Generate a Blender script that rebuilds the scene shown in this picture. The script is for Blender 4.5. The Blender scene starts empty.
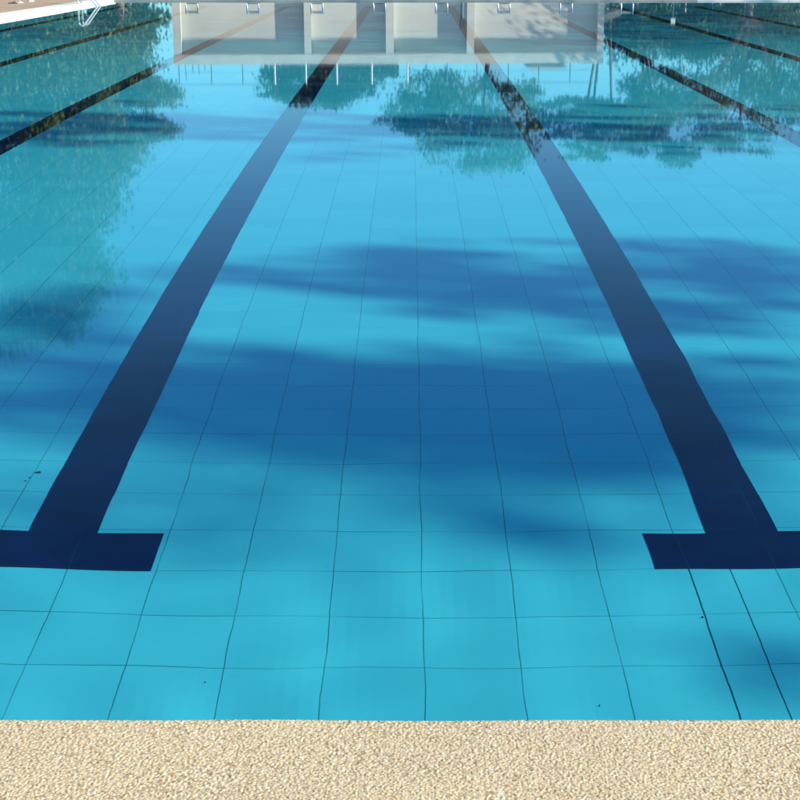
import bpy, math, random
import numpy as np
from mathutils import Vector, Matrix

SC = bpy.context.scene
COL = SC.collection
R = math.radians
rng = np.random.default_rng(11)
random.seed(5)

# ------------------------------------------------------------------ camera numbers
F = 1500.0 / 800.0            # focal length in picture widths
H = 1.55                      # eye above the water (water surface is z = 0)
PITCH = math.atan(448.0 / 1500.0)
VPX = 410.5                   # column the lanes run to


def ray(px, py):
    """direction for a pixel of the 800 px photograph"""
    u, v = (px - VPX) / 1500.0, (py - 400) / 1500.0
    c, s = math.cos(PITCH), math.sin(PITCH)
    return Vector((u, c - v * s, -(v * c + s)))


def on_plane(px, py, z):
    d = ray(px, py)
    t = (z - H) / d.z
    return Vector((d.x * t, d.y * t, z))


def mirrored(px, py, Y):
    """the point at distance Y that the still water shows at this pixel"""
    d = ray(px, py)
    t = Y / d.y
    return Vector((d.x * t, Y, -(H + d.z * t)))


# ------------------------------------------------------------------ node helpers
def new_mat(name):
    m = bpy.data.materials.new(name)
    m.use_nodes = True
    nt = m.node_tree
    return m, nt, nt.nodes['Principled BSDF']


def N(nt, kind, **kw):
    n = nt.nodes.new(kind)
    for k, v in kw.items():
        setattr(n, k, v)
    return n


def math_node(nt, op, a, b=None, clamp=False):
    n = nt.nodes.new('ShaderNodeMath')
    n.operation = op
    n.use_clamp = clamp
    for i, v in enumerate((a, b)):
        if v is None:
            continue
        if isinstance(v, (int, float)):
            n.inputs[i].default_value = v
        else:
            nt.links.new(v, n.inputs[i])
    return n.outputs[0]


def mix_col(nt, fac, a, b):
    n = nt.nodes.new('ShaderNodeMix')
    n.data_type = 'RGBA'
    for sock, v in ((n.inputs[0], fac), (n.inputs[6], a), (n.inputs[7], b)):
        if isinstance(v, (int, float)):
            sock.default_value = v
        elif isinstance(v, tuple):
            sock.default_value = (*v, 1)
        else:
            nt.links.new(v, sock)
    return n.outputs[2]


def ramp(nt, src, p0, p1):
    n = nt.nodes.new('ShaderNodeMapRange')
    nt.links.new(src, n.inputs[0])
    n.inputs[1].default_value = p0
    n.inputs[2].default_value = p1
    return n.outputs[0]


def noise(nt, vec, scale, detail=3, rough=.55):
    n = nt.nodes.new('ShaderNodeTexNoise')
    n.inputs['Scale'].default_value = scale
    n.inputs['Detail'].default_value = detail
    n.inputs['Roughness'].default_value = rough
    if vec is not None:
        nt.links.new(vec, n.inputs['Vector'])
    return n.outputs[0]


def simple(name, a, b=None, rough=.6, scale=6, bump=0, bscale=40, metal=0, spec=.4):
    m, nt, p = new_mat(name)
    tc = N(nt, 'ShaderNodeTexCoord')
    if b is None:
        b = tuple(c * .82 for c in a)
    f = ramp(nt, noise(nt, tc.outputs['Object'], scale, 5), .3, .7)
    nt.links.new(mix_col(nt, f, a, b), p.inputs['Base Color'])
    p.inputs['Roughness'].default_value = rough
    p.inputs['Metallic'].default_value = metal
    p.inputs['Specular IOR Level'].default_value = spec
    if bump:
        bn = N(nt, 'ShaderNodeBump')
        bn.inputs['Strength'].default_value = .6
        bn.inputs['Distance'].default_value = bump
        nt.links.new(noise(nt, tc.outputs['Object'], bscale, 4), bn.inputs['Height'])
        nt.links.new(bn.outputs[0], p.inputs['Normal'])
    return m


# ------------------------------------------------------------------ mesh helpers
class MB:
    def __init__(s):
        s.v, s.f = [], []

    def poly(s, pts):
        n = len(s.v)
        s.v += [tuple(p) for p in pts]
        s.f.append(tuple(range(n, n + len(pts))))

    def box(s, x0, x1, y0, y1, z0, z1, rot=0, about=(0, 0), bev=0):
        n = len(s.v)
        P = [(x, y, z) for z in (z0, z1) for x, y in ((x0, y0), (x1, y0), (x1, y1), (x0, y1))]
        if rot:
            c, k = math.cos(rot), math.sin(rot)
            P = [(about[0] + (x - about[0]) * c - (y - about[1]) * k,
                  about[1] + (x - about[0]) * k + (y - about[1]) * c, z) for x, y, z in P]
        s.v += P
        s.f += [tuple(n + i for i in q) for q in
                ((3, 2, 1, 0), (4, 5, 6, 7), (0, 1, 5, 4), (1, 2, 6, 5), (2, 3, 7, 6), (3, 0, 4, 7))]

    def tube(s, pts, rad, seg=8):
        pts = [Vector(p) for p in pts]
        if isinstance(rad, (int, float)):
            rad = [rad] * len(pts)
        n0 = len(s.v)
        for i, p in enumerate(pts):
            t = (pts[min(i + 1, len(pts) - 1)] - pts[max(i - 1, 0)]).normalized()
            a = t.orthogonal().normalized() if abs(t.z) > .99 else t.cross(Vector((0, 0, 1))).normalized()
            b = t.cross(a)
            for k in range(seg):
                w = 2 * math.pi * k / seg
                s.v.append(tuple(p + (a * math.cos(w) + b * math.sin(w)) * rad[i]))
        for i in range(len(pts) - 1):
            for k in range(seg):
                q = n0 + i * seg
                s.f.append((q + k, q + (k + 1) % seg, q + seg + (k + 1) % seg, q + seg + k))
        s.f.append(tuple(n0 + k for k in range(seg))[::-1])
        s.f.append(tuple(n0 + (len(pts) - 1) * seg + k for k in range(seg)))

    def build(s, name, mat, parent=None, smooth=False, bevel=0):
        me = bpy.data.meshes.new(name)
        me.from_pydata(s.v, [], s.f)
        me.materials.append(mat)
        if smooth:
            for p in me.polygons:
                p.use_smooth = True
        o = bpy.data.objects.new(name, me)
        COL.objects.link(o)
        if parent:
            o.parent = parent
        if bevel:
            b = o.modifiers.new('bevel', 'BEVEL')
            b.width = bevel
            b.segments = 2
        return o


def np_mesh(name, verts, quads, mat, parent=None, smooth=False):
    me = bpy.data.meshes.new(name)
    nv, nf = len(verts), len(quads)
    me.vertices.add(nv)
    me.vertices.foreach_set('co', np.asarray(verts, np.float32).ravel())
    me.loops.add(nf * 4)
    me.loops.foreach_set('vertex_index', np.asarray(quads, np.int32).ravel())
    me.polygons.add(nf)
    me.polygons.foreach_set('loop_start', np.arange(0, nf * 4, 4, dtype=np.int32))
    me.polygons.foreach_set('use_smooth', np.full(nf, smooth))
    me.update(calc_edges=True)
    me.materials.append(mat)
    o = bpy.data.objects.new(name, me)
    COL.objects.link(o)
    if parent:
        o.parent = parent
    return o


def tag(o, label=None, cat=None, group=None, kind=None):
    if label:
        o['label'] = label
    if cat:
        o['category'] = cat
    if group:
        o['group'] = group
    if kind:
        o['kind'] = kind
    return o


def thing(name, loc, label, cat, group=None, rz=0):
    o = bpy.data.objects.new(name, None)
    o.empty_display_size = .2
    COL.objects.link(o)
    o.location = loc
    o.rotation_euler = (0, 0, rz)
    return tag(o, label, cat, group)


def copy_tree(o, parent=None):
    c = o.copy()
    COL.objects.link(c)
    c.parent = parent
    for ch in list(o.children):
        copy_tree(ch, c)
    return c


# ------------------------------------------------------------------ sun, sky, camera
SUN_EL = R(25)
SUN_H = Vector((.97, -.243, 0)).normalized()
TO_SUN = Vector((SUN_H.x * math.cos(SUN_EL), SUN_H.y * math.cos(SUN_EL), math.sin(SUN_EL)))
sun = bpy.data.lights.new('sun', 'SUN')
sun.energy = 4.4
sun.angle = R(.6)
sun.color = (1, .93, .80)
sun.cycles.is_caustics_light = True
so = bpy.data.objects.new('sun', sun)
COL.objects.link(so)
so.rotation_euler = TO_SUN.to_track_quat('Z', 'Y').to_euler()
so.location = (30, -10, 30)

W = bpy.data.worlds.new('World')
SC.world = W
W.use_nodes = True
sky = W.node_tree.nodes.new('ShaderNodeTexSky')
sky.sky_type = 'NISHITA'
sky.sun_disc = False
sky.sun_elevation = SUN_EL
sky.sun_rotation = math.atan2(TO_SUN.x, TO_SUN.y)
sky.altitude = 0
sky.air_density = .95
sky.dust_density = .1
sky.ozone_density = 4.0
wb = W.node_tree.nodes.new('ShaderNodeMix')      # the cool white balance of the picture
wb.data_type = 'RGBA'
wb.blend_type = 'MULTIPLY'
wb.inputs[0].default_value = 1
wb.inputs[7].default_value = (.46, .88, 1.05, 1)
W.node_tree.links.new(sky.outputs[0], wb.inputs[6])
W.node_tree.links.new(wb.outputs[2], W.node_tree.nodes['Background'].inputs[0])
W.node_tree.nodes['Background'].inputs[1].default_value = .108

cam = bpy.data.cameras.new('camera')
co = bpy.data.objects.new('camera', cam)
COL.objects.link(co)
SC.camera = co
cam.sensor_width = 36
cam.lens = 36 * F
cam.shift_x = -(VPX - 400) / 800
cam.clip_start = .05
cam.clip_end = 3000
co.location = (0, 0, H)
co.rotation_euler = (math.pi / 2 - PITCH, 0, 0)

vs = SC.view_settings
vs.view_transform = 'Standard'
vs.look = 'None'
vs.gamma = 1
vs.exposure = .95
vs.use_curve_mapping = False
cy = SC.cycles
cy.use_denoising = True
cy.max_bounces = 10
cy.diffuse_bounces = 3
cy.transmission_bounces = 8
cy.sample_clamp_indirect = 4
cy.caustics_refractive = True
cy.caustics_reflective = False

# ------------------------------------------------------------------ materials
# water: clean sheet, reflecting as seen through a polarising filter at part strength
water_m, nt, p = new_mat('pool water')
nt.nodes.remove(p)
out = nt.nodes['Material Output']
geo = N(nt, 'ShaderNodeNewGeometry')
tc = N(nt, 'ShaderNodeTexCoord')
mp = N(nt, 'ShaderNodeMapping')
mp.inputs['Scale'].default_value = (1, .8, 1)
nt.links.new(tc.outputs['Object'], mp.inputs['Vector'])
h = math_node(nt, 'ADD', math_node(nt, 'MULTIPLY', noise(nt, mp.outputs[0], 1.1, 2), 1.0),
              math_node(nt, 'MULTIPLY', noise(nt, mp.outputs[0], 5.5, 2), .14))
bump = N(nt, 'ShaderNodeBump')
bump.inputs['Strength'].default_value = 1
bump.inputs['Distance'].default_value = .00042
nt.links.new(h, bump.inputs['Height'])
dot = N(nt, 'ShaderNodeVectorMath', operation='DOT_PRODUCT')
nt.links.new(geo.outputs['Incoming'], dot.inputs[0])
nt.links.new(bump.outputs[0], dot.inputs[1])
c_ = math_node(nt, 'ABSOLUTE', dot.outputs['Value'])
IOR = 1.333
s2 = math_node(nt, 'SUBTRACT', 1.0, math_node(nt, 'MULTIPLY', c_, c_))
ct = math_node(nt, 'SQRT', math_node(nt, 'SUBTRACT', 1.0, math_node(nt, 'DIVIDE', s2, IOR * IOR)))
nc = math_node(nt, 'MULTIPLY', c_, IOR)
rp = math_node(nt, 'DIVIDE', math_node(nt, 'SUBTRACT', nc, ct), math_node(nt, 'ADD', nc, ct))
nct = math_node(nt, 'MULTIPLY', ct, IOR)
rs = math_node(nt, 'DIVIDE', math_node(nt, 'SUBTRACT', c_, nct), math_node(nt, 'ADD', c_, nct))
Rp = math_node(nt, 'MULTIPLY', rp, rp)
Rs = math_node(nt, 'MULTIPLY', rs, rs)
POL = .96
fr = math_node(nt, 'ADD', math_node(nt, 'MULTIPLY', Rp, POL), math_node(nt, 'MULTIPLY', Rs, 1 - POL))
fr = math_node(nt, 'MULTIPLY', fr, math_node(nt, 'SUBTRACT', 1.0, geo.outputs['Backfacing']), True)
gl = N(nt, 'ShaderNodeBsdfGlossy')
gl.inputs['Roughness'].default_value = .024
gl.inputs['Color'].default_value = (1, 1, 1, 1)
rf = N(nt, 'ShaderNodeBsdfRefraction')
rf.inputs['Roughness'].default_value = 0
rf.inputs['IOR'].default_value = IOR
rf.inputs['Color'].default_value = (.62, .98, 1, 1)
for n in (gl, rf):
    nt.links.new(bump.outputs[0], n.inputs['Normal'])
mx = N(nt, 'ShaderNodeMixShader')
nt.links.new(fr, mx.inputs[0])
nt.links.new(rf.outputs[0], mx.inputs[1])
nt.links.new(gl.outputs[0], mx.inputs[2])
nt.links.new(mx.outputs[0], out.inputs['Surface'])

# floor: turquoise tiles, long joints clear, cross joints faint and broken
floor_m, nt, p = new_mat('turquoise pool tile')
tc = N(nt, 'ShaderNodeTexCoord')
sep = N(nt, 'ShaderNodeSeparateXYZ')
wob = N(nt, 'ShaderNodeTexNoise')
wob.inputs['Scale'].default_value = 13
wob.inputs['Detail'].default_value = 2
nt.links.new(tc.outputs['Object'], wob.inputs['Vector'])
wv = N(nt, 'ShaderNodeVectorMath', operation='MULTIPLY_ADD')
nt.links.new(wob.outputs['Color'], wv.inputs[0])
wv.inputs[1].default_value = (.006, .006, 0)
nt.links.new(tc.outputs['Object'], wv.inputs[2])
nt.links.new(wv.outputs[0], sep.inputs[0])
TS = .311


def grid_dist(coord, off):
    u = math_node(nt, 'DIVIDE', math_node(nt, 'SUBTRACT', coord, off), TS)
    fr_ = math_node(nt, 'FRACT', u)
    d = math_node(nt, 'ABSOLUTE', math_node(nt, 'SUBTRACT', fr_, .5))
    return math_node(nt, 'MULTIPLY', math_node(nt, 'SUBTRACT', .5, d), TS), math_node(nt, 'FLOOR', u)


dx, ix = grid_dist(sep.outputs[0], .043)
dy, iy = grid_dist(sep.outputs[1], 4.885)
cell = N(nt, 'ShaderNodeCombineXYZ')
nt.links.new(ix, cell.inputs[0])
nt.links.new(iy, cell.inputs[1])
wn = N(nt, 'ShaderNodeTexWhiteNoise')
nt.links.new(cell.outputs[0], wn.inputs['Vector'])
base = mix_col(nt, wn.outputs['Value'], (.124, .57, .665), (.146, .625, .715))
blot = ramp(nt, noise(nt, tc.outputs['Object'], 2.2, 5), .3, .75)
base = mix_col(nt, math_node(nt, 'MULTIPLY', blot, .22), base, (.108, .545, .66))
blot2 = ramp(nt, noise(nt, tc.outputs['Object'], 26, 3), .55, .75)
base = mix_col(nt, math_node(nt, 'MULTIPLY', blot2, .07), base, (.035, .38, .50))
jx = math_node(nt, 'LESS_THAN', dx, .0019)
jy = math_node(nt, 'LESS_THAN', dy, .0021)
vis = ramp(nt, noise(nt, tc.outputs['Object'], 1.7, 2), .42, .62)
visx = ramp(nt, noise(nt, tc.outputs['Object'], 3.1, 2), .25, .55)
jmx = math_node(nt, 'MULTIPLY', jx, math_node(nt, 'ADD', math_node(nt, 'MULTIPLY', visx, .42), .32))
farther = ramp(nt, sep.outputs[1], 8.5, 5.6)
farther.node.inputs[3].default_value = .2
jmy = math_node(nt, 'MULTIPLY', math_node(nt, 'MULTIPLY', jy, farther), math_node(nt, 'ADD', math_node(nt, 'MULTIPLY', vis, .45), .36))
fx = ramp(nt, sep.outputs[1], 22, 10)
fx.node.inputs[3].default_value = .45
jmx = math_node(nt, 'MULTIPLY', jmx, fx)
joint = math_node(nt, 'MAXIMUM', jmx, jmy)
# the narrow cut strip of tile near the right cross bar, with open joints
near = math_node(nt, 'LESS_THAN', sep.outputs[1], 4.885)
for xc_, w_ in ((.976, .0030), (1.125, .0024)):
    e_ = math_node(nt, 'LESS_THAN', math_node(nt, 'ABSOLUTE', math_node(nt, 'SUBTRACT', sep.outputs[0], xc_)), w_)
    joint = math_node(nt, 'MAXIMUM', joint, math_node(nt, 'MULTIPLY', math_node(nt, 'MULTIPLY', e_, near), .95))
col = mix_col(nt, joint, base, (.010, .075, .09))
nt.links.new(col, p.inputs['Base Color'])
p.inputs['Roughness'].default_value = .7
p.inputs['Specular IOR Level'].default_value = .1

lane_m, nt, p = new_mat('navy lane tile')
tc = N(nt, 'ShaderNodeTexCoord')
f = ramp(nt, noise(nt, tc.outputs['Object'], 9, 4), .3, .7)
sep = N(nt, 'ShaderNodeSeparateXYZ')
nt.links.new(tc.outputs['Object'], sep.inputs[0])
jx = math_node(nt, 'LESS_THAN', grid_dist(sep.outputs[0], .043)[0], .0016)
jy = math_node(nt, 'LESS_THAN', grid_dist(sep.outputs[1], 4.885)[0], .0014)
jv = math_node(nt, 'MULTIPLY', math_node(nt, 'MAXIMUM', jx, jy), ramp(nt, noise(nt, tc.outputs['Object'], 2.3, 2), .42, .6))
body = mix_col(nt, f, (.002, .006, .045), (.003, .011, .068))
nt.links.new(mix_col(nt, jv, body, (.012, .035, .10)), p.inputs['Base Color'])
p.inputs['Roughness'].default_value = .7
p.inputs['Specular IOR Level'].default_value = .1

# washed pebble coping
peb_m, nt, p = new_mat('washed pebble concrete')
tc = N(nt, 'ShaderNodeTexCoord')
vor = N(nt, 'ShaderNodeTexVoronoi')
vor.inputs['Scale'].default_value = 192
nt.links.new(tc.outputs['Object'], vor.inputs['Vector'])
pc = N(nt, 'ShaderNodeSeparateColor')
nt.links.new(vor.outputs['Color'], pc.inputs[0])
a = mix_col(nt, pc.outputs[0], (.62, .475, .27), (.72, .58, .365))
a = mix_col(nt, math_node(nt, 'GREATER_THAN', pc.outputs[1], .965), a, (.50, .33, .17))
a = mix_col(nt, math_node(nt, 'GREATER_THAN', pc.outputs[2], .95), a, (.78, .70, .54))
stain = ramp(nt, noise(nt, tc.outputs['Object'], 4.5, 6), .42, .72)
a = mix_col(nt, math_node(nt, 'MULTIPLY', stain, .38), a, (.60, .46, .27))
a = mix_col(nt, ramp(nt, vor.outputs['Distance'], .5, .8), a, (.36, .25, .12))  # dark gaps between pebbles, browned so the colour carries their shade
nt.links.new(a, p.inputs['Base Color'])
p.inputs['Roughness'].default_value = .75
p.inputs['Specular IOR Level'].default_value = .3

white_m = simple('white painted concrete', (.86, .82, .73), (.80, .75, .65), .7, 3, .002, 60)
deck_m = simple('tan deck concrete', (.50, .36, .23), (.42, .29, .18), .85, 2.2, .004, 50)
brown_m = simple('brown brick paving', (.55, .45, .37), (.46, .37, .30), .85, 5, .004, 60)
ground_m = simple('dry grass and soil', (.14, .13, .06), (.20, .15, .09), .9, .6, .03, 8)
wall_m = simple('off white plaster', (.57, .57, .49), (.51, .51, .44), .8, .8)
kerb_shade_m = simple('kerb concrete with shade tone', (.40, .38, .33), (.30, .29, .26), .8, 2)  # the far kerb's shaded look is put into this colour
roofm = simple('pale weathered parapet', (.60, .62, .54), (.46, .49, .43), .8, 1.3)
metal_m = simple('polished steel', (.75, .76, .76), (.68, .69, .70), .25, 9, metal=.85)
whitemetal_m = simple('white painted metal', (.80, .80, .78), None, .4)
greymetal_m = simple('grey painted metal', (.11, .15, .16), (.08, .11, .12), .5)
block_m = simple('worn block top', (.20, .24, .23), (.14, .17, .17), .6)
bark_m = simple('tree bark', (.17, .12, .08), (.10, .07, .045), .9, 5, .02, 14)
bark2_m = simple('pale tree bark', (.34, .25, .18), (.24, .17, .11), .9, 5, .02, 14)
tank_m = simple('faded canvas', (.50, .42, .28), None, .8)
pink_m = simple('pink roof tile', (.55, .34, .27), None, .8)
dark_m = simple('black rubber', (.02, .02, .022), None, .6)
speck_m = simple('dark wet leaf', (.010, .020, .022), (.02, .03, .03), .7, 60)


def leaf_mat(name, a, b):
    m, nt, p = new_mat(name)
    at = N(nt, 'ShaderNodeAttribute')
    at.attribute_name = 'tone'
    nt.links.new(mix_col(nt, at.outputs['Fac'], a, b), p.inputs['Base Color'])
    p.inputs['Roughness'].default_value = .55
    p.inputs['Specular IOR Level'].default_value = .3
    tr = N(nt, 'ShaderNodeBsdfTranslucent')
    nt.links.new(mix_col(nt, at.outputs['Fac'], tuple(c * 1.2 for c in a), tuple(c * 1.2 for c in b)), tr.inputs['Color'])
    mx = N(nt, 'ShaderNodeMixShader')
    mx.inputs[0].default_value = .3
    nt.links.new(p.outputs[0], mx.inputs[1])
    nt.links.new(tr.outputs[0], mx.inputs[2])
    nt.links.new(mx.outputs[0], nt.nodes['Material Output'].inputs['Surface'])
    return m


leaf_dark = leaf_mat('dark green leaves', (.030, .070, .022), (.060, .115, .034))
leaf_mid = leaf_mat('mid green leaves', (.050, .102, .028), (.088, .150, .040))
leaf_lime = leaf_mat('light green leaves', (.060, .105, .026), (.130, .165, .045))

# ------------------------------------------------------------------ pool
XL, XR, Y0, Y1, DEPTH = -9.75, 24.0, 2.62, 50.9, 1.32
CX = -.028                    # middle of the lanes
DECK = .13
wx = np.concatenate([np.linspace(XL, -5.6, 8), np.arange(-5.5, 5.5, .045), np.linspace(5.5, XR, 22)])
wy = np.concatenate([np.arange(Y0 + .004, 13.0, .045), np.linspace(13.0, Y1, 50)])
GX, GY = np.meshgrid(wx, wy)
rip = np.zeros_like(GX)
for k in range(26):                       # faint leftover ripples, a tenth of a millimetre high
    wl_ = rng.uniform(.30, .85)
    an = rng.uniform(0, 2 * math.pi)
    rip += wl_ * np.sin((GX * math.cos(an) + GY * math.sin(an)) * 2 * math.pi / wl_ + rng.uniform(0, 6.28))
rip *= .0011 / math.sqrt(26)
rip *= np.clip((8.0 - GY) / 4.5, 0, 1) * np.clip((5.4 - np.abs(GX)) / 1.0, 0, 1)
Wv = np.stack([GX, GY, rip], -1).reshape(-1, 3)
Wi = np.arange(len(Wv)).reshape(GX.shape)
Wq = np.stack([Wi[:-1, :-1], Wi[:-1, 1:], Wi[1:, 1:], Wi[1:, :-1]], -1).reshape(-1, 4)
water = tag(np_mesh('water', Wv, Wq, water_m, smooth=True), kind='structure')
water.cycles.is_caustics_caster = True

fl = MB()
fl.poly([(XL, Y0, -DEPTH), (XR, Y0, -DEPTH), (XR, Y1, -DEPTH), (XL, Y1, -DEPTH)])
floor = tag(fl.build('pool_floor', floor_m), kind='structure')
floor.cycles.is_caustics_receiver = True

wl = MB()
T = .25
KZ_WALL = .02
wl.box(XL - T, XL, Y0 - T, Y1 + T, -DEPTH - .1, KZ_WALL)
wl.box(XR, XR + T, Y0 - T, Y1 + T, -DEPTH - .1, KZ_WALL)
wl.box(XL, XR, Y1, Y1 + T, -DEPTH - .1, KZ_WALL)
wl.box(XL, XR, Y0 - T, Y0, -DEPTH - .1, -.1)
walls = tag(wl.build('pool_wall', floor_m), kind='structure')
walls.cycles.is_caustics_receiver = True

# lane lines with a cross bar at each end, edges a little uneven tile by tile
LANES = [-8.75, -6.25, -3.75, -1.25, 1.25, 3.75, 6.25, 8.75]
for cx in LANES:
    cx += CX
    mb = MB()
    y, ys = 5.16, []
    while y < 47.6:
        ys.append(y)
        y += TS
    hw = .128
    for i in range(len(ys) - 1):
        a_, b_ = random.uniform(-.0014, .0014), random.uniform(-.0014, .0014)
        mb.poly([(cx - hw + a_, ys[i], 0), (cx + hw + b_, ys[i], 0),
                 (cx + hw + b_ + random.uniform(-.001, .001), ys[i + 1], 0), (cx - hw + a_, ys[i + 1], 0)])
    ye = ys[-1]
    for (q0, q1) in ((4.875, 5.16), (ye, ye + .31)):
        mb.poly([(cx - .366, q0, 0), (cx + .366, q0, 0), (cx + .366, q1, 0), (cx - .366, q1, 0)])
    o = mb.build('lane_marking', lane_m, floor)
    o.location = (0, 0, -DEPTH + .004)
    o.cycles.is_caustics_receiver = True


# near coping: real pebbles on a rounded nosing
def pebble_height(u, v, cellsize=.0052):
    gx, gy = np.floor(u / cellsize).astype(int), np.floor(v / cellsize).astype(int)
    best = np.zeros_like(u)

    def hsh(i, j, k):
        q = np.sin(i * 127.1 + j * 311.7 + k * 74.7) * 43758.5453
        return q - np.floor(q)
    for di in (-1, 0, 1):
        for dj in (-1, 0, 1):
            i, j = gx + di, gy + dj
            cxp = (i + .1 + .8 * hsh(i, j, 1)) * cellsize
            cyp = (j + .1 + .8 * hsh(i, j, 2)) * cellsize
            rad = cellsize * (.42 + .36 * hsh(i, j, 3))
            ang = hsh(i, j, 4) * 3.14
            el = .75 + .25 * hsh(i, j, 5)
            ddx, ddy = u - cxp, v - cyp
            p_ = ddx * np.cos(ang) + ddy * np.sin(ang)
            q_ = (-ddx * np.sin(ang) + ddy * np.cos(ang)) / el
            d = (p_ * p_ + q_ * q_) / (rad * rad)
            hh = np.sqrt(np.clip(1 - d, 0, 1)) * rad * (.27 + .18 * hsh(i, j, 6))
            best = np.maximum(best, hh)
    return best


def coping(x0, x1, step, yback, mat, name):
    RAD = .022
    flat = max(1, int((Y0 - .0 - RAD - yback) / step))
    prof = [(yback + (Y0 - RAD - yback) * i / flat, DECK, 0, 1) for i in range(flat)]
    na = max(3, int(RAD * 1.57 / step))
    for i in range(na + 1):
        w = math.pi / 2 * i / na
        prof.append((Y0 - RAD + RAD * math.sin(w), DECK - RAD + RAD * math.cos(w), math.sin(w), math.cos(w)))
    nd = max(2, int(.2 / max(step, .004)))
    for i in range(1, nd + 1):
        prof.append((Y0, DECK - RAD - .22 * i / nd, 1, 0))
    prof = np.array(prof)
    arc = np.concatenate([[0], np.cumsum(np.hypot(np.diff(prof[:, 0]), np.diff(prof[:, 1])))])
    xs = np.arange(x0, x1 + step * .5, step)
    X, A = np.meshgrid(xs, arc)
    hgt = pebble_height(X.ravel(), A.ravel()).reshape(X.shape) - .004
    low = .0015 * np.sin(X * 9.1 + 1.3 * np.sin(A * 17)) * np.sin(A * 23 + X * 3)
    hgt = hgt + low
    V = np.stack([X, prof[:, 0][:, None] + hgt * prof[:, 2][:, None] - .004 * prof[:, 2][:, None],
                  prof[:, 1][:, None] + hgt * prof[:, 3][:, None]], -1).reshape(-1, 3)
    nr, ncol = X.shape
    I = np.arange(nr * ncol).reshape(nr, ncol)
    Q = np.stack([I[:-1, :-1], I[:-1, 1:], I[1:, 1:], I[1:, :-1]], -1).reshape(-1, 4)
    return tag(np_mesh(name, V, Q, mat, smooth=True), kind='structure')


coping(-2.4, 2.4, .0018, 2.12, peb_m, 'coping')
mb = MB()
mb.box(XL - .5, -2.4, .9, Y0 - .006, -.2, DECK - .004)
mb.box(2.4, XR + .5, .9, Y0 - .006, -.2, DECK - .004)
mb.box(-2.4, 2.4, .9, 2.12, -.2, DECK - .004)
tag(mb.build('coping', peb_m), kind='structure')

# left kerb of white slabs with open joints, far kerb, decks, ground
KW = .5
mb = MB()
y = Y0 - T
KZ = .09
while y < Y1 + .3:
    e = min(y + 3.0, Y1 + .3)
    mb.box(XL - KW, XL + .012, y + .012, e - .012, -.04, KZ)
    y = e
tag(mb.build('kerb', white_m, bevel=.012), kind='structure')
for (q0, q1, mt) in ((XL + .012, 9.4, kerb_shade_m), (9.4, XR + 1, white_m)):
    mb = MB()
    x = q0
    while x < q1 - .1:
        e = min(x + 3.0, q1)
        mb.box(x + .008, e - .008, Y1 - .012, Y1 + .45, -.04, .045)
        x = e
    tag(mb.build('kerb', mt, bevel=.008), kind='structure')
mb = MB()
mb.box(-30, XL - KW - .003, -10, 95, -.3, .075)
tag(mb.build('deck', deck_m), kind='structure')
mb = MB()
mb.box(XL - KW, XR + 12, Y1 + .453, 95, -.3, .038)
tag(mb.build('deck', brown_m), kind='structure')
mb = MB()
mb.box(XR + T + .8, XR + 12, -10, Y1 + .45, -.3, .032)
mb.box(XL - KW, XR + T + .8, -10, .9, -.3, .115)
tag(mb.build('deck', deck_m), kind='structure')
mb = MB()
G = 1500
gx = [-G, -30, XR + 12, G]
gy = [-G, -10, 95, G]
for i in range(3):
    for j in range(3):
        if i == 1 and j == 1:
            continue
        mb.poly([(gx[i], gy[j], -.05), (gx[i + 1], gy[j], -.05), (gx[i + 1], gy[j + 1], -.05), (gx[i], gy[j + 1], -.05)])
tag(mb.build('ground', ground_m), kind='structure')


# specks on the floor
def floor_point(px, py):
    d = ray(px, py).normalized()
    t = -H / d.z
    s = Vector((d.x * t, d.y * t, 0))
    hd = Vector((d.x, d.y, 0))
    si = hd.length / IOR
    tr = si / math.sqrt(1 - si * si)
    return s + hd.normalized() * (DEPTH * tr) + Vector((0, 0, -DEPTH))


def speck(px, py, size, label, cat='leaf', name='fallen_leaf', group=None):
    c = floor_point(px, py)
    mb = MB()
    n = 9
    ring = []
    for k in range(n):
        w = 2 * math.pi * k / n
        r_ = size * random.uniform(.5, 1.0)
        ring.append(Vector((r_ * math.cos(w), r_ * .8 * math.sin(w), .004 + .006 * random.random())))
    for k in range(n):
        mb.poly([Vector((0, 0, .012)), ring[k], ring[(k + 1) % n]])
        a_, b_ = ring[k], ring[(k + 1) % n]
        mb.poly([b_, a_, Vector((a_.x, a_.y, .002)), Vector((b_.x, b_.y, .002))])
    o = tag(mb.build(name, speck_m), label, cat, group)
    o.location = c
    o.cycles.is_caustics_receiver = True
    return o


speck(38, 472, .013, 'largest dark leaf on the pool floor left of the navy lane line')
speck(30, 477.5, .005, 'tiny dark leaf bit just beside the largest leaf on the pool floor')
speck(25, 481, .004, 'smallest dark leaf bit in the trail left of the largest leaf')
speck(205, 683, .0024, 'dark leaf bit on the pale tiles near the left of the pebble edge')
speck(702, 618, .0045, 'dark leaf bit just below the cross bar of the right lane line')
speck(600, 706, .0024, 'dark leaf bit on the pale tiles hard by the pebble edge')


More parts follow.
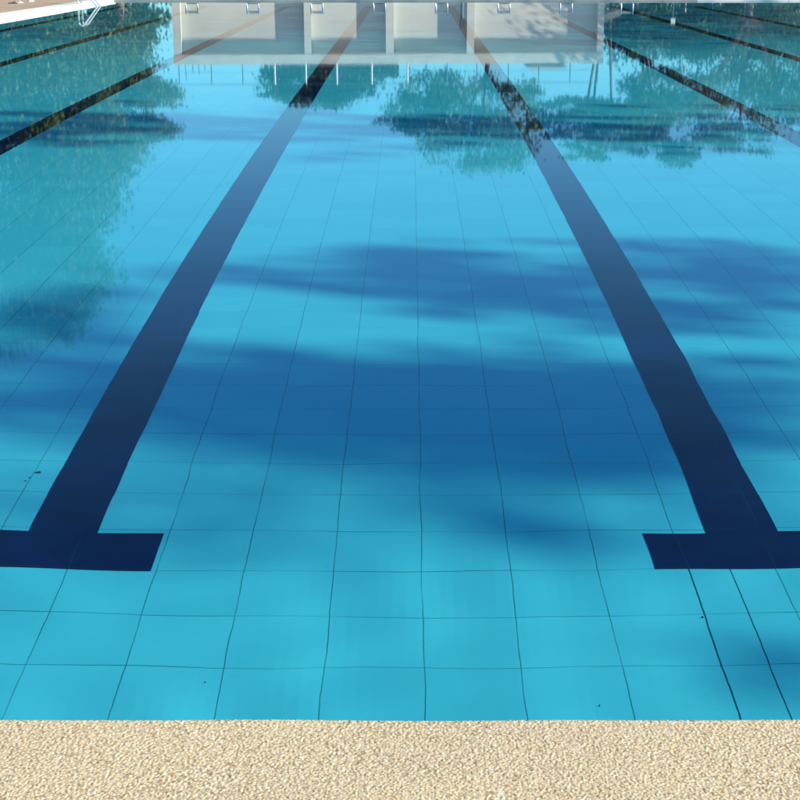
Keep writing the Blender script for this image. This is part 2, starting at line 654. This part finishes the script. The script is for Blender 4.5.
# ------------------------------------------------------------------ trees
def leaf_cloud(clumps, size, seedv, mult=1.0, soft=False):
    """clumps: (x, y, z, rx, ry, rz, count) -> quads + tone"""
    g = np.random.default_rng(seedv)
    P, Tn = [], []
    for (x, y, z, rx, ry, rz, cnt) in clumps:
        cnt = int(cnt * mult)
        # sub clumps break the outline
        ns = max(4, int(cnt / (14 if soft else 70)))
        d = g.normal(size=(ns, 3))
        d /= np.linalg.norm(d, axis=1)[:, None]
        rad = g.uniform(.25, 1.0, ns)[:, None] ** .6
        sc = d * rad * np.array([rx, ry, rz])
        tone_s = g.uniform(0, 1, ns)
        w = g.integers(0, ns, cnt)
        if soft:
            sc = g.normal(size=(ns, 3)) * .97 * np.array([rx, ry, rz])
        off = g.normal(size=(cnt, 3)) * np.array([rx, ry, rz]) * .17
        P.append(np.array([x, y, z]) + sc[w] + off)
        Tn.append(np.clip(tone_s[w] * .75 + g.uniform(0, .25, cnt), 0, 1))
    P, Tn = np.concatenate(P), np.concatenate(Tn)
    n = len(P)
    a = g.normal(size=(n, 3))
    a[:, 2] *= .7
    a /= np.linalg.norm(a, axis=1)[:, None]
    b = np.cross(a, g.normal(size=(n, 3)))
    b /= np.linalg.norm(b, axis=1)[:, None]
    s = size * g.uniform(.6, 1.3, n)[:, None]
    V = np.stack([P - a * s, P + b * s * .55, P + a * s, P - b * s * .55], 1).reshape(-1, 3)
    Q = np.arange(n * 4).reshape(n, 4)
    return V, Q, Tn


def tree(name, base, clumps, trunk_r, leafm, size, label, bark=None, group=None, stems=1, cat='tree', limbs=True, seed=1, mult=2.3, soft=False):
    root = thing(name, base, label, cat, group)
    bx, by, bz = base
    rel = [(c[0] - bx, c[1] - by, c[2] - bz, *c[3:]) for c in clumps]
    V, Q, Tn = leaf_cloud(rel, size * (.8 if mult > 1 else 1), seed, mult, soft)
    cr = np_mesh('crown', V, Q, leafm, root)
    at = cr.data.attributes.new('tone', 'FLOAT', 'FACE')
    at.data.foreach_set('value', Tn.astype(np.float32))
    rg = random.Random(seed)
    mb = MB()
    top = Vector((sum(c[0] for c in rel) / len(rel), sum(c[1] for c in rel) / len(rel), sum(c[2] for c in rel) / len(rel)))
    low = min(c[2] - c[5] * .5 for c in rel)
    fork = Vector((top.x * .35, top.y * .35, max(.5, low)))
    for s in range(stems):
        o_ = Vector((rg.uniform(-.5, .5), rg.uniform(-.3, .3), 0)) if stems > 1 else Vector((0, 0, 0))
        lean = Vector((rg.uniform(-.9, .9), rg.uniform(-.4, .4), 0)) if stems > 1 else Vector((0, 0, 0))
        pts = [o_, o_ + (fork - o_) * .35 + Vector((rg.uniform(-.12, .12), rg.uniform(-.12, .12), 0)) + lean * .2, fork + lean]
        mb.tube([o_ - Vector((0, 0, .1)), *pts], [trunk_r * 1.35, trunk_r * 1.15, trunk_r * .9, trunk_r * .7], 9)
        for c in (rel if limbs else rel[:1]):
            e = Vector(c[:3])
            st = fork + lean
            m_ = st.lerp(e, .5) + Vector((rg.uniform(-.3, .3), rg.uniform(-.3, .3), rg.uniform(.0, .4)))
            mb.tube([st, m_, e], [trunk_r * .55, trunk_r * .38, trunk_r * .14], 6)
            for _ in range(4):
                tip = e + Vector((rg.uniform(-1, 1) * c[3], rg.uniform(-1, 1) * c[4], rg.uniform(-.5, 1) * c[5])) * .75
                mb.tube([m_.lerp(e, rg.uniform(.2, 1)), tip], [trunk_r * .16, trunk_r * .05], 5)
    mb.build('trunk', bark or bark_m, root, smooth=True)
    return root


def pclump(px, py, Y, wpx, hpx, depth, cnt):
    """a clump the water shows at this pixel, at distance Y; sizes are half-extents in photo pixels"""
    c = mirrored(px, py, Y)
    e = mirrored(px + wpx, py, Y)
    f_ = mirrored(px, py + hpx, Y)
    return (c.x, c.y, c.z, abs(e.x - c.x), depth, abs(f_.z - c.z), cnt)


def ptree(name, px, Y, cl, tr, leafm, size, label, **kw):
    b = mirrored(px, 40, Y)
    clumps = [pclump(a, b_, Y + dY, w, h_, d, n) for (a, b_, w, h_, dY, d, n) in cl]
    gz = .0 if abs(b.x) < 9 else -.02
    return tree(name, (b.x, Y, gz), clumps, tr, leafm, size, label, **kw)


# trees at the left of the pool
ptree('tall_tree', 15, 55, [(75, 118, 45, 26, 1, 2.5, 1500), (20, 60, 95, 45, 0, 3, 3000), (-30, 130, 110, 55, 1, 3, 3200), (60, 190, 62, 55, 0, 3, 2400),
      (-60, 230, 110, 70, 1, 3, 3000), (55, 265, 58, 45, -1, 2.5, 2000), (40, 318, 48, 28, 0, 2, 1100), (-60, 330, 90, 30, 1, 3, 1500)],
      .28, leaf_mid, .115, 'tallest tree, mirrored at the left edge of the water', bark=bark2_m, seed=21, mult=5.0)
ptree('leafy_tree', 120, 68, [(106, 60, 46, 45, 0, 2.5, 2600), (148, 92, 30, 16, 0, 1.8, 1000), (120, 132, 52, 18, 1, 2, 1500), (150, 128, 30, 8, 0, 1.6, 500),
      (90, 160, 55, 24, 0, 2, 1500)],
      .22, leaf_lime, .115, 'round leafy tree left of the pale pavilion with a notch in its crown', seed=22, mult=4.5)
ptree('bushy_tree', 60, 72, [(60, 30, 80, 28, 0, 3, 2600), (126, 28, 36, 24, 0, 2.5, 1700), (-20, 30, 60, 34, 1, 3, 1700)],
      .2, leaf_dark, .17, 'low dark bushy tree beside the left end of the pavilion', seed=23)
# behind the pavilion
ptree('small_tree', 318, 100, [(300, 78, 38, 16, 0, 2.5, 1300), (340, 84, 36, 18, 0, 2.5, 1500), (318, 96, 34, 12, 1, 2, 800), (285, 92, 22, 8, 0, 2, 400)],
      .18, leaf_dark, .19, 'small dark tree behind the left half of the terrace railing', seed=24)
ptree('broad_tree', 498, 95, [(420, 98, 34, 28, 0, 3, 800), (455, 120, 48, 34, 0, 3, 1500), (480, 150, 52, 26, 1, 3, 1300), (415, 125, 34, 14, 0, 2, 500),
      (510, 110, 30, 30, 0, 2.5, 700), (450, 86, 40, 18, 0, 2, 450), (520, 92, 22, 10, 0, 2, 200)],
      .2, leaf_mid, .17, 'broad tree with an airy crown behind the middle of the terrace railing', seed=25)
ptree('slender_tree', 602, 82, [(575, 108, 40, 10, 0, 2, 500), (610, 114, 44, 14, 0, 2, 900), (560, 126, 36, 12, 0, 2, 450), (620, 136, 40, 14, 0, 2, 700), (590, 150, 30, 10, 0, 2, 300)],
      .09, leaf_mid, .16, 'slender tree with several bare stems at the right end of the terrace', stems=3, seed=26)
# right of the pool
ptree('spreading_tree', 747, 76.3, [(760, 30, 60, 26, 2, 3, 2600), (690, 34, 40, 26, 2, 3, 1900), (725, 84, 55, 26, 0, 3, 1500), (780, 95, 40, 30, 0, 3, 1500),
      (690, 112, 40, 18, 0, 2.5, 900), (740, 140, 50, 16, 1, 2, 900), (840, 80, 60, 60, 0, 3, 2200)],
      .30, leaf_lime, .13, 'big spreading tree with a pale trunk, mirrored at the right edge', bark=bark2_m, seed=27)
ptree('upright_tree', 632, 84, [(630, 34, 24, 28, 0, 2.5, 1300), (655, 88, 34, 22, 0, 2.5, 900), (640, 120, 34, 26, 0, 2.5, 1000), (665, 150, 30, 14, 0, 2, 500), (655, 30, 25, 26, 1, 2, 900)],
      .22, leaf_dark, .17, 'upright dark tree just right of the pale pavilion', seed=28)
ptree('bushy_tree', 720, 90, [(640, 22, 36, 20, 0, 3, 1400), (700, 30, 50, 26, 0, 3, 1800), (770, 34, 50, 30, 0, 3, 1800), (850, 40, 60, 34, 0, 3, 1700)],
      .2, leaf_dark, .19, 'low dark bushy tree behind the big spreading tree on the right', seed=29)

# the shade trees to the right, out of the picture: their shadows lie on the pool floor
COT = 1 / math.tan(SUN_EL)
RSH = DEPTH * math.tan(math.asin(math.cos(SUN_EL) / IOR))


def shade(xf, yf, rx, ry, h_, od, leaf):
    """a clump of leaves whose shadow falls round (xf, yf) on the pool floor; od = how dense it is"""
    k = h_ * COT + RSH
    sx, sy = rx / 1.6, ry / 1.6
    cnt = max(30, int(od * 2 * math.pi * sx * sy * math.sin(SUN_EL) / (.55 * leaf * leaf * .9)))
    return (xf + SUN_H.x * k, yf + SUN_H.y * k, h_, sx * .75, sy, sx * .31, cnt)


def shade_px(px, py, wpx, hpx, h_, od, leaf=.075):
    c = floor_point(px, py)
    rx = (floor_point(px + wpx, py).x - floor_point(px - wpx, py).x) / 2
    ry = (floor_point(px, py - hpx).y - floor_point(px, py + hpx).y) / 2
    return shade(c.x, c.y, rx, ry, h_, od, leaf)


sh = [shade_px(*q) for q in (
    (420, 268, 120, 20, 9.5, 4.0), (530, 285, 130, 22, 9.2, 5.0), (615, 306, 90, 17, 9, 4.0), (285, 272, 80, 13, 10, 2.4), (350, 288, 70, 12, 9.6, 2.4),
    (730, 262, 110, 20, 8.5, 5.0), (770, 285, 80, 20, 8.4, 4.0), (660, 322, 90, 12, 8.8, 3.6), (500, 308, 110, 11, 9.2, 3.0), (225, 268, 60, 12, 10.4, 1.8), (775, 330, 60, 10, 8.4, 3.0), (50, 305, 75, 28, 12.5, 4.0),
    (160, 350, 70, 14, 11, 3.0), (270, 364, 120, 17, 10.6, 5.0), (430, 372, 150, 18, 10.2, 5.5), (590, 384, 130, 18, 9.8, 5.5), (735, 392, 100, 17, 9.4, 4.0),
    (40, 372, 120, 26, 12, 5.5), (60, 398, 120, 22, 12.6, 4.0), (240, 396, 130, 34, 12.5, 5.5), (120, 395, 110, 30, 12.8, 4.0), (690, 362, 110, 10, 9.2, 4.0), (420, 412, 190, 34, 12.5, 6.5), (600, 418, 160, 36, 12, 6.5), (760, 430, 90, 34, 11.5, 3.2),
    (310, 448, 140, 28, 13, 4.2), (480, 460, 130, 34, 13.5, 4.6), (620, 470, 120, 36, 13, 3.2),
    (495, 515, 100, 46, 14, 3.0), (215, 500, 110, 44, 14.5, 1.9), (640, 500, 110, 40, 13, 1.7), (20, 505, 70, 36, 14.5, 1.6), (340, 530, 70, 30, 14, .8),
    (800, 690, 46, 44, 9, 6.0))]
tree('shade_tree', (26, .5, .03), sh, .05, leaf_mid, .075, 'shade tree on the right bank close to the near end of the pool', seed=31, mult=1.0, soft=True, limbs=False)
sh = [shade_px(x, 127, 170, 16, h_, 1.4, .11) for x, h_ in ((-20, 13), (150, 12), (330, 11), (520, 10), (700, 9), (860, 8))]
tree('shade_tree', (29.5, 10.5, .03), sh, .05, leaf_mid, .11, 'shade tree on the right bank farther along the pool', seed=32, mult=1.0, soft=True, limbs=False)
for q, yf in enumerate((33, 39.5, 46)):  # unseen trees added to dim the far end of the pool floor
    sh = [shade(xf, yf + .8 * math.sin(xf + q), 4.5, 4.6, h_, .62, .13) for xf, h_ in ((-5.5, 12.5), (-1, 11.5), (3.5, 10.5), (8, 9), (12.5, 7.5))]
    lab = ('unseen tree added for shade beside the middle of the right bank', 'unseen tree added for shade, second from the far right corner of the pool', 'unseen tree added for shade, nearest the far right corner of the pool')[q]
    tree('shade_tree', (24, yf - 5, .03), sh, .05, leaf_mid, .13, lab, seed=40 + q, mult=1.0, soft=True, limbs=False)

# far wood closing the view
V, Q, Tn = leaf_cloud([(x, 150 + 6 * math.sin(x), 2.4 + math.sin(x * .21), 7, 4, 2.6, 900) for x in range(-110, 125, 8)], .42, 77)
o = np_mesh('distant_wood', V, Q, leaf_dark)
at = o.data.attributes.new('tone', 'FLOAT', 'FACE')
at.data.foreach_set('value', Tn.astype(np.float32))
tag(o, 'far belt of dark trees closing the view beyond the pavilion', 'woodland', kind='stuff')

# ------------------------------------------------------------------ pavilion
BY = 75.0
YAW = R(4.0)
a0, a1 = mirrored(176, 64, BY), mirrored(605, 63, BY)
bw = (a1.x - a0.x)
z_top = mirrored(390, 64, BY).z
z_eave = mirrored(390, 54, BY).z
pav = thing('pavilion', ((a0.x + a1.x) / 2, BY, .036), 'long pale pavilion with pilasters and a flat terrace roof at the far end', 'building', rz=YAW)


def bxp(px):
    return (px - (176 + 605) / 2) / (605 - 176) * bw


half = bw / 2
zt, ze = z_top - .036, z_eave - .036
DP = .46
mb = MB()
mb.box(-half + .02, half - .02, DP, 7.0, 0, ze - .003)
wallo = mb.build('wall', wall_m, pav)
for (p0, p1) in ((176, 184), (305, 312), (386, 394), (467, 474.5), (598.5, 605)):
    mb = MB()
    mb.box(bxp(p0), bxp(p1), 0.0, DP - .003, 0, ze - .003)
    mb.build('pilaster', wall_m, pav)
mb = MB()
mb.box(-half - .02, half + .02, -.03, 7.2, ze, zt)
mb.build('roof', roofm, pav)
mb = MB()
q0 = mirrored(605, 14, BY).z - .036
q1 = mirrored(605, 24, BY).z - .036
mb.poly([(half + .005, .3, q1), (half + .9, .3, q0 + .1), (half + .9, 2.2, q0 + .1), (half + .005, 2.2, q1)])
mb.poly([(half + .005, 2.2, q1 - .35), (half + .9, 2.2, q0 - .2), (half + .9, .3, q0 - .2), (half + .005, .3, q1 - .35)])
mb.poly([(half + .005, .3, q1 - .35), (half + .9, .3, q0 - .2), (half + .9, .3, q0 + .1), (half + .005, .3, q1)])
mb.poly([(half + .9, .3, q0 - .2), (half + .9, 2.2, q0 - .2), (half + .9, 2.2, q0 + .1), (half + .9, .3, q0 + .1)])
mb.build('awning', tank_m, pav)
# meter box on a pipe in front of the fourth pilaster
pb = thing('meter_box', (mirrored(463, 20, 73.6).x, 73.6, .037), 'grey meter box on a thick pipe before the second pilaster from the right', 'utility box')
zb0, zb1 = mirrored(463, 20, 73.6).z - .037, mirrored(463, 28.5, 73.6).z - .037
mb = MB()
mb.tube([(-.04, .1, 0), (-.04, .1, zb0)], .085, 10)
mb.build('pipe', greymetal_m, pb, smooth=False)
mb = MB()
mb.box(-.16, .2, 0, .2, zb0, zb1)
mb.build('box', greymetal_m, pb, bevel=.02)

# terrace railing on the roof
rz_top = mirrored(390, 84, BY).z - z_top
rail = thing('railing', ((a0.x + a1.x) / 2, BY, z_top + .001), 'thin metal railing standing along the front of the pavilion roof', 'railing', rz=YAW)
posts = [180, 212, 243, 275, 306, 337, 372, 408, 448, 478, 510, 541, 573, 601]
for k, px in enumerate(posts):
    x = bxp(px)
    mb = MB()
    r_ = .045 if px in (275, 306, 337, 372, 408) else .026
    mb.tube([(x, .25, 0), (x, .25, rz_top)], r_, 8)
    mb.build('post', whitemetal_m if r_ > .04 else greymetal_m, rail)
for zz, rr in ((rz_top - .01, .018), (rz_top * .36, .011)):
    mb = MB()
    mb.tube([(bxp(180), .25, zz), (bxp(601), .25, zz)], rr, 6)
    mb.build('rail', greymetal_m, rail)
# short thin stakes on the terrace left
for k, (px, py) in enumerate(((186, 80), (193, 73), (199, 74), (205, 71))):
    x = bxp(px)
    mb = MB()
    mb.tube([(x, .6, 0), (x + .02, .6, (mirrored(px, py, BY).z - z_top))], .02, 6)
    o = mb.build('stake', greymetal_m)
    o.location = rail.location
    o.rotation_euler = rail.rotation_euler
    tag(o, 'short thin metal stake on the pavilion roof behind the left end of the railing', 'stake', 'short stakes on the roof')

# clipped hedge on the terrace behind, built of leaves round a dark core
h0, h1 = mirrored(302, 60, 84), mirrored(398, 77, 84)
hg = thing('hedge', ((h0.x + h1.x) / 2, 84, .036), 'tall clipped dark green hedge behind the middle of the pavilion roof', 'hedge')
hwid, hz = (h1.x - h0.x) / 2, h1.z - .036
g = np.random.default_rng(3)
n = 9000
P = np.stack([g.uniform(-hwid, hwid, n), g.uniform(-.7, .7, n), g.uniform(.1, hz, n)], 1)
a_ = g.normal(size=(n, 3))
a_ /= np.linalg.norm(a_, axis=1)[:, None]
b_ = np.cross(a_, g.normal(size=(n, 3)))
b_ /= np.linalg.norm(b_, axis=1)[:, None]
V = np.stack([P - a_ * .14, P + b_ * .09, P + a_ * .14, P - b_ * .09], 1).reshape(-1, 3)
o = np_mesh('foliage', V, np.arange(n * 4).reshape(n, 4), leaf_dark, hg)
at = o.data.attributes.new('tone', 'FLOAT', 'FACE')
at.data.foreach_set('value', g.uniform(0, 1, n).astype(np.float32))
mb = MB()
for k in range(7):
    x = -hwid + hwid * 2 * (k + .5) / 7
    mb.tube([(x, 0, -.02), (x + .1, .05, hz * .7)], [.06, .03], 6)
mb.build('stems', bark_m, hg)

# small far house
hh = mirrored(549, 70, 120)
hs = thing('house', (hh.x, 122, -.05), 'small far house with a pale pink roof, seen past the terrace railing', 'house')
e = mirrored(566, 70, 120).x - hh.x
mb = MB()
mb.box(-e, e, 0, 6, 0, hh.z)
mb.build('wall', simple('house plaster', (.34, .33, .30), None, .8), hs)
mb = MB()
zr = mirrored(549, 74, 120).z
mb.poly([(-e - .3, -.4, hh.z - .05), (e + .3, -.4, hh.z - .05), (e * .7, 3, zr), (-e * .7, 3, zr)])
mb.poly([(e + .3, 6.4, hh.z - .05), (-e - .3, 6.4, hh.z - .05), (-e * .7, 3, zr), (e * .7, 3, zr)])
mb.poly([(e + .3, -.4, hh.z - .05), (e + .3, 6.4, hh.z - .05), (e * .7, 3, zr)])
mb.poly([(-e - .3, 6.4, hh.z - .05), (-e - .3, -.4, hh.z - .05), (-e * .7, 3, zr)])
mb.build('roof', pink_m, hs)

# ------------------------------------------------------------------ starting blocks
SBY = 60.0
zt_b = mirrored(379, 12.5, SBY).z - .037


def start_block():
    r_ = thing('starting_block', (0, 0, 0), 'x', 'starting block', 'starting blocks along the far deck')
    for s in (-1, 1):
        mb = MB()
        x = s * .225
        mb.tube([(x, -.02, 0), (x, -.02, zt_b * .42), (x * 1.03, -.07, zt_b * .5), (x, -.03, zt_b * .58), (x, -.03, zt_b + .05)], .030, 8)
        mb.build('post', metal_m, r_, smooth=True)
        mb = MB()
        mb.tube([(x, .50, 0), (x, .06, zt_b * .72)], .018, 8)
        mb.build('brace', greymetal_m, r_, smooth=True)
    mb = MB()
    n0 = len(mb.v)
    mb.v += [(-.19, -.02, zt_b - .06), (.19, -.02, zt_b - .06), (.19, .5, zt_b - .01), (-.19, .5, zt_b - .01),
             (-.19, -.02, zt_b - .02), (.19, -.02, zt_b - .02), (.19, .5, zt_b + .06), (-.19, .5, zt_b + .06)]
    mb.f += [(3, 2, 1, 0), (4, 5, 6, 7), (0, 1, 5, 4), (1, 2, 6, 5), (2, 3, 7, 6), (3, 0, 4, 7)]
    mb.build('platform', block_m, r_, bevel=.01)
    mb = MB()
    mb.box(-.19, .19, .03, .25, zt_b * .46, zt_b * .46 + .04)
    mb.build('step', greymetal_m, r_, bevel=.008)
    return r_


proto = start_block()
blabels = ['steel starting block before the left corner pilaster of the pavilion, first from the left',
           'steel starting block before the wide left wall panel, second from the left',
           'steel starting block beside the second pilaster from the left, third from the left',
           'steel starting block where the main left lane line ends, fourth from the left',
           'steel starting block where the main right lane line ends, fourth from the right',
           'steel starting block before the wide right wall panel, third from the right',
           'steel starting block before the shaded right end of the pavilion, second from the right',
           'steel starting block past the pavilion against dark trees, first from the right']
for k, px in enumerate((192, 253, 317, 379.5, 441.5, 504, 566, 627)):
    o = proto if k == 0 else copy_tree(proto)
    o.location = (mirrored(px, 8, SBY).x, SBY, .037)
    o.rotation_euler = (0, 0, R([3, -2, 2, 0, 0, -1, 2, -3][k]))
    o['label'] = blabels[k]

# ------------------------------------------------------------------ pool ladder at the left wall
LY = 46.0
lad = thing('pool_ladder', (XL, LY, KZ), 'white tubular pool ladder hooked over the far part of the left kerb', 'ladder')
for s in (-1, 1):
    yy = s * .26
    pts = [(-.06, yy, -.01), (-.06, yy, .30), (-.05, yy, .38), (-.01, yy, .44), (.05, yy, .45), (.11, yy, .41), (.16, yy, .34), (.50, yy, -.09), (.58, yy, -.25), (.60, yy, -1.05)]
    mb = MB()
    mb.tube(pts, .022, 8)
    mb.build('rail', whitemetal_m, lad, smooth=True)
for k in range(3):
    mb = MB()
    mb.box(.53, .65, -.235, .235, -.42 - .28 * k, -.39 - .28 * k)
    mb.build('step', whitemetal_m, lad, bevel=.008)


# lamp posts mirrored on the right
def lamp_post(px, y_end, Y, label):
    b = mirrored(px, 40, Y)
    zt_ = mirrored(px, y_end, Y).z
    r_ = thing('lamp_post', (b.x, Y, .037), label, 'lamp post', 'lamp posts right of the pool')
    mb = MB()
    mb.tube([(0, 0, 0), (0, 0, .3), (0, 0, zt_ - .1)], [.04, .032, .026], 10)
    mb.build('post', whitemetal_m, r_, smooth=True)
    mb = MB()
    mb.tube([(0, 0, zt_ - .1), (0, -.25, zt_ + .08), (0, -.6, zt_ + .1)], .03, 8)
    mb.build('arm', whitemetal_m, r_, smooth=True)
    mb = MB()
    mb.box(-.09, .09, -.95, -.45, zt_ + .04, zt_ + .14)
    mb.build('lamp_head', whitemetal_m, r_, bevel=.03)


lamp_post(684, 64, 84, 'shorter white lamp post among the trees right of the pool')
lamp_post(743, 104, 81.5, 'taller white lamp post before the pale trunk right of the pool')

sg = thing('sign', (mirrored(673, 20, 62).x, 62, .037), 'small white panel sign on a thin post on the far right deck', 'sign')
zs0, zs1 = mirrored(673, 18.5, 62).z - .037, mirrored(673, 24, 62).z - .037
mb = MB()
mb.tube([(0, .03, 0), (0, .03, zs1)], .02, 8)
mb.build('post', greymetal_m, sg)
mb = MB()
mb.box(-.09, .09, -.01, .008, zs0, zs1)
mb.build('panel', whitemetal_m, sg, bevel=.004)


# ------------------------------------------------------------------ sandals on the left deck
def sandal(loc, rz, mat, label):
    r_ = thing('sandal', loc, label, 'sandal', 'sandals on the left deck', rz=rz)
    prof = [(-.13, .030), (-.10, .042), (-.03, .036), (.04, .046), (.10, .048), (.135, .030), (.145, .0)]
    top = [(x, w) for x, w in prof] + [(x, -w) for x, w in prof[-2::-1]]
    mb = MB()
    mb.poly([(x, y, .028) for x, y in top][::-1])
    mb.poly([(x, y, 0) for x, y in top])
    for i in range(len(top)):
        (xa, ya), (xb, yb) = top[i], top[(i + 1) % len(top)]
        mb.poly([(xa, ya, 0), (xa, ya, .028), (xb, yb, .028), (xb, yb, 0)])
    mb.build('sole', mat, r_)
    mb = MB()
    for s in (-1, 1):
        mb.tube([(.085, 0, .028), (.05, s * .028, .065), (-.01, s * .042, .03)], .009, 6)
    mb.build('strap', mat, r_, smooth=True)


p1 = on_plane(13, 3.6, .075)
p2 = on_plane(18.5, 3.2, .075)
p3 = on_plane(31, 1.6, .075)
sandal((p1.x, p1.y, .076), .2, dark_m, 'black sandal lying on the tan deck at the top left corner')
sandal((p2.x, p2.y, .076), .5, whitemetal_m, 'white sandal beside the black one on the tan deck')
sandal((p3.x, p3.y, .076), 1.2, whitemetal_m, 'pale sandal apart from the pair, farther along the tan deck')
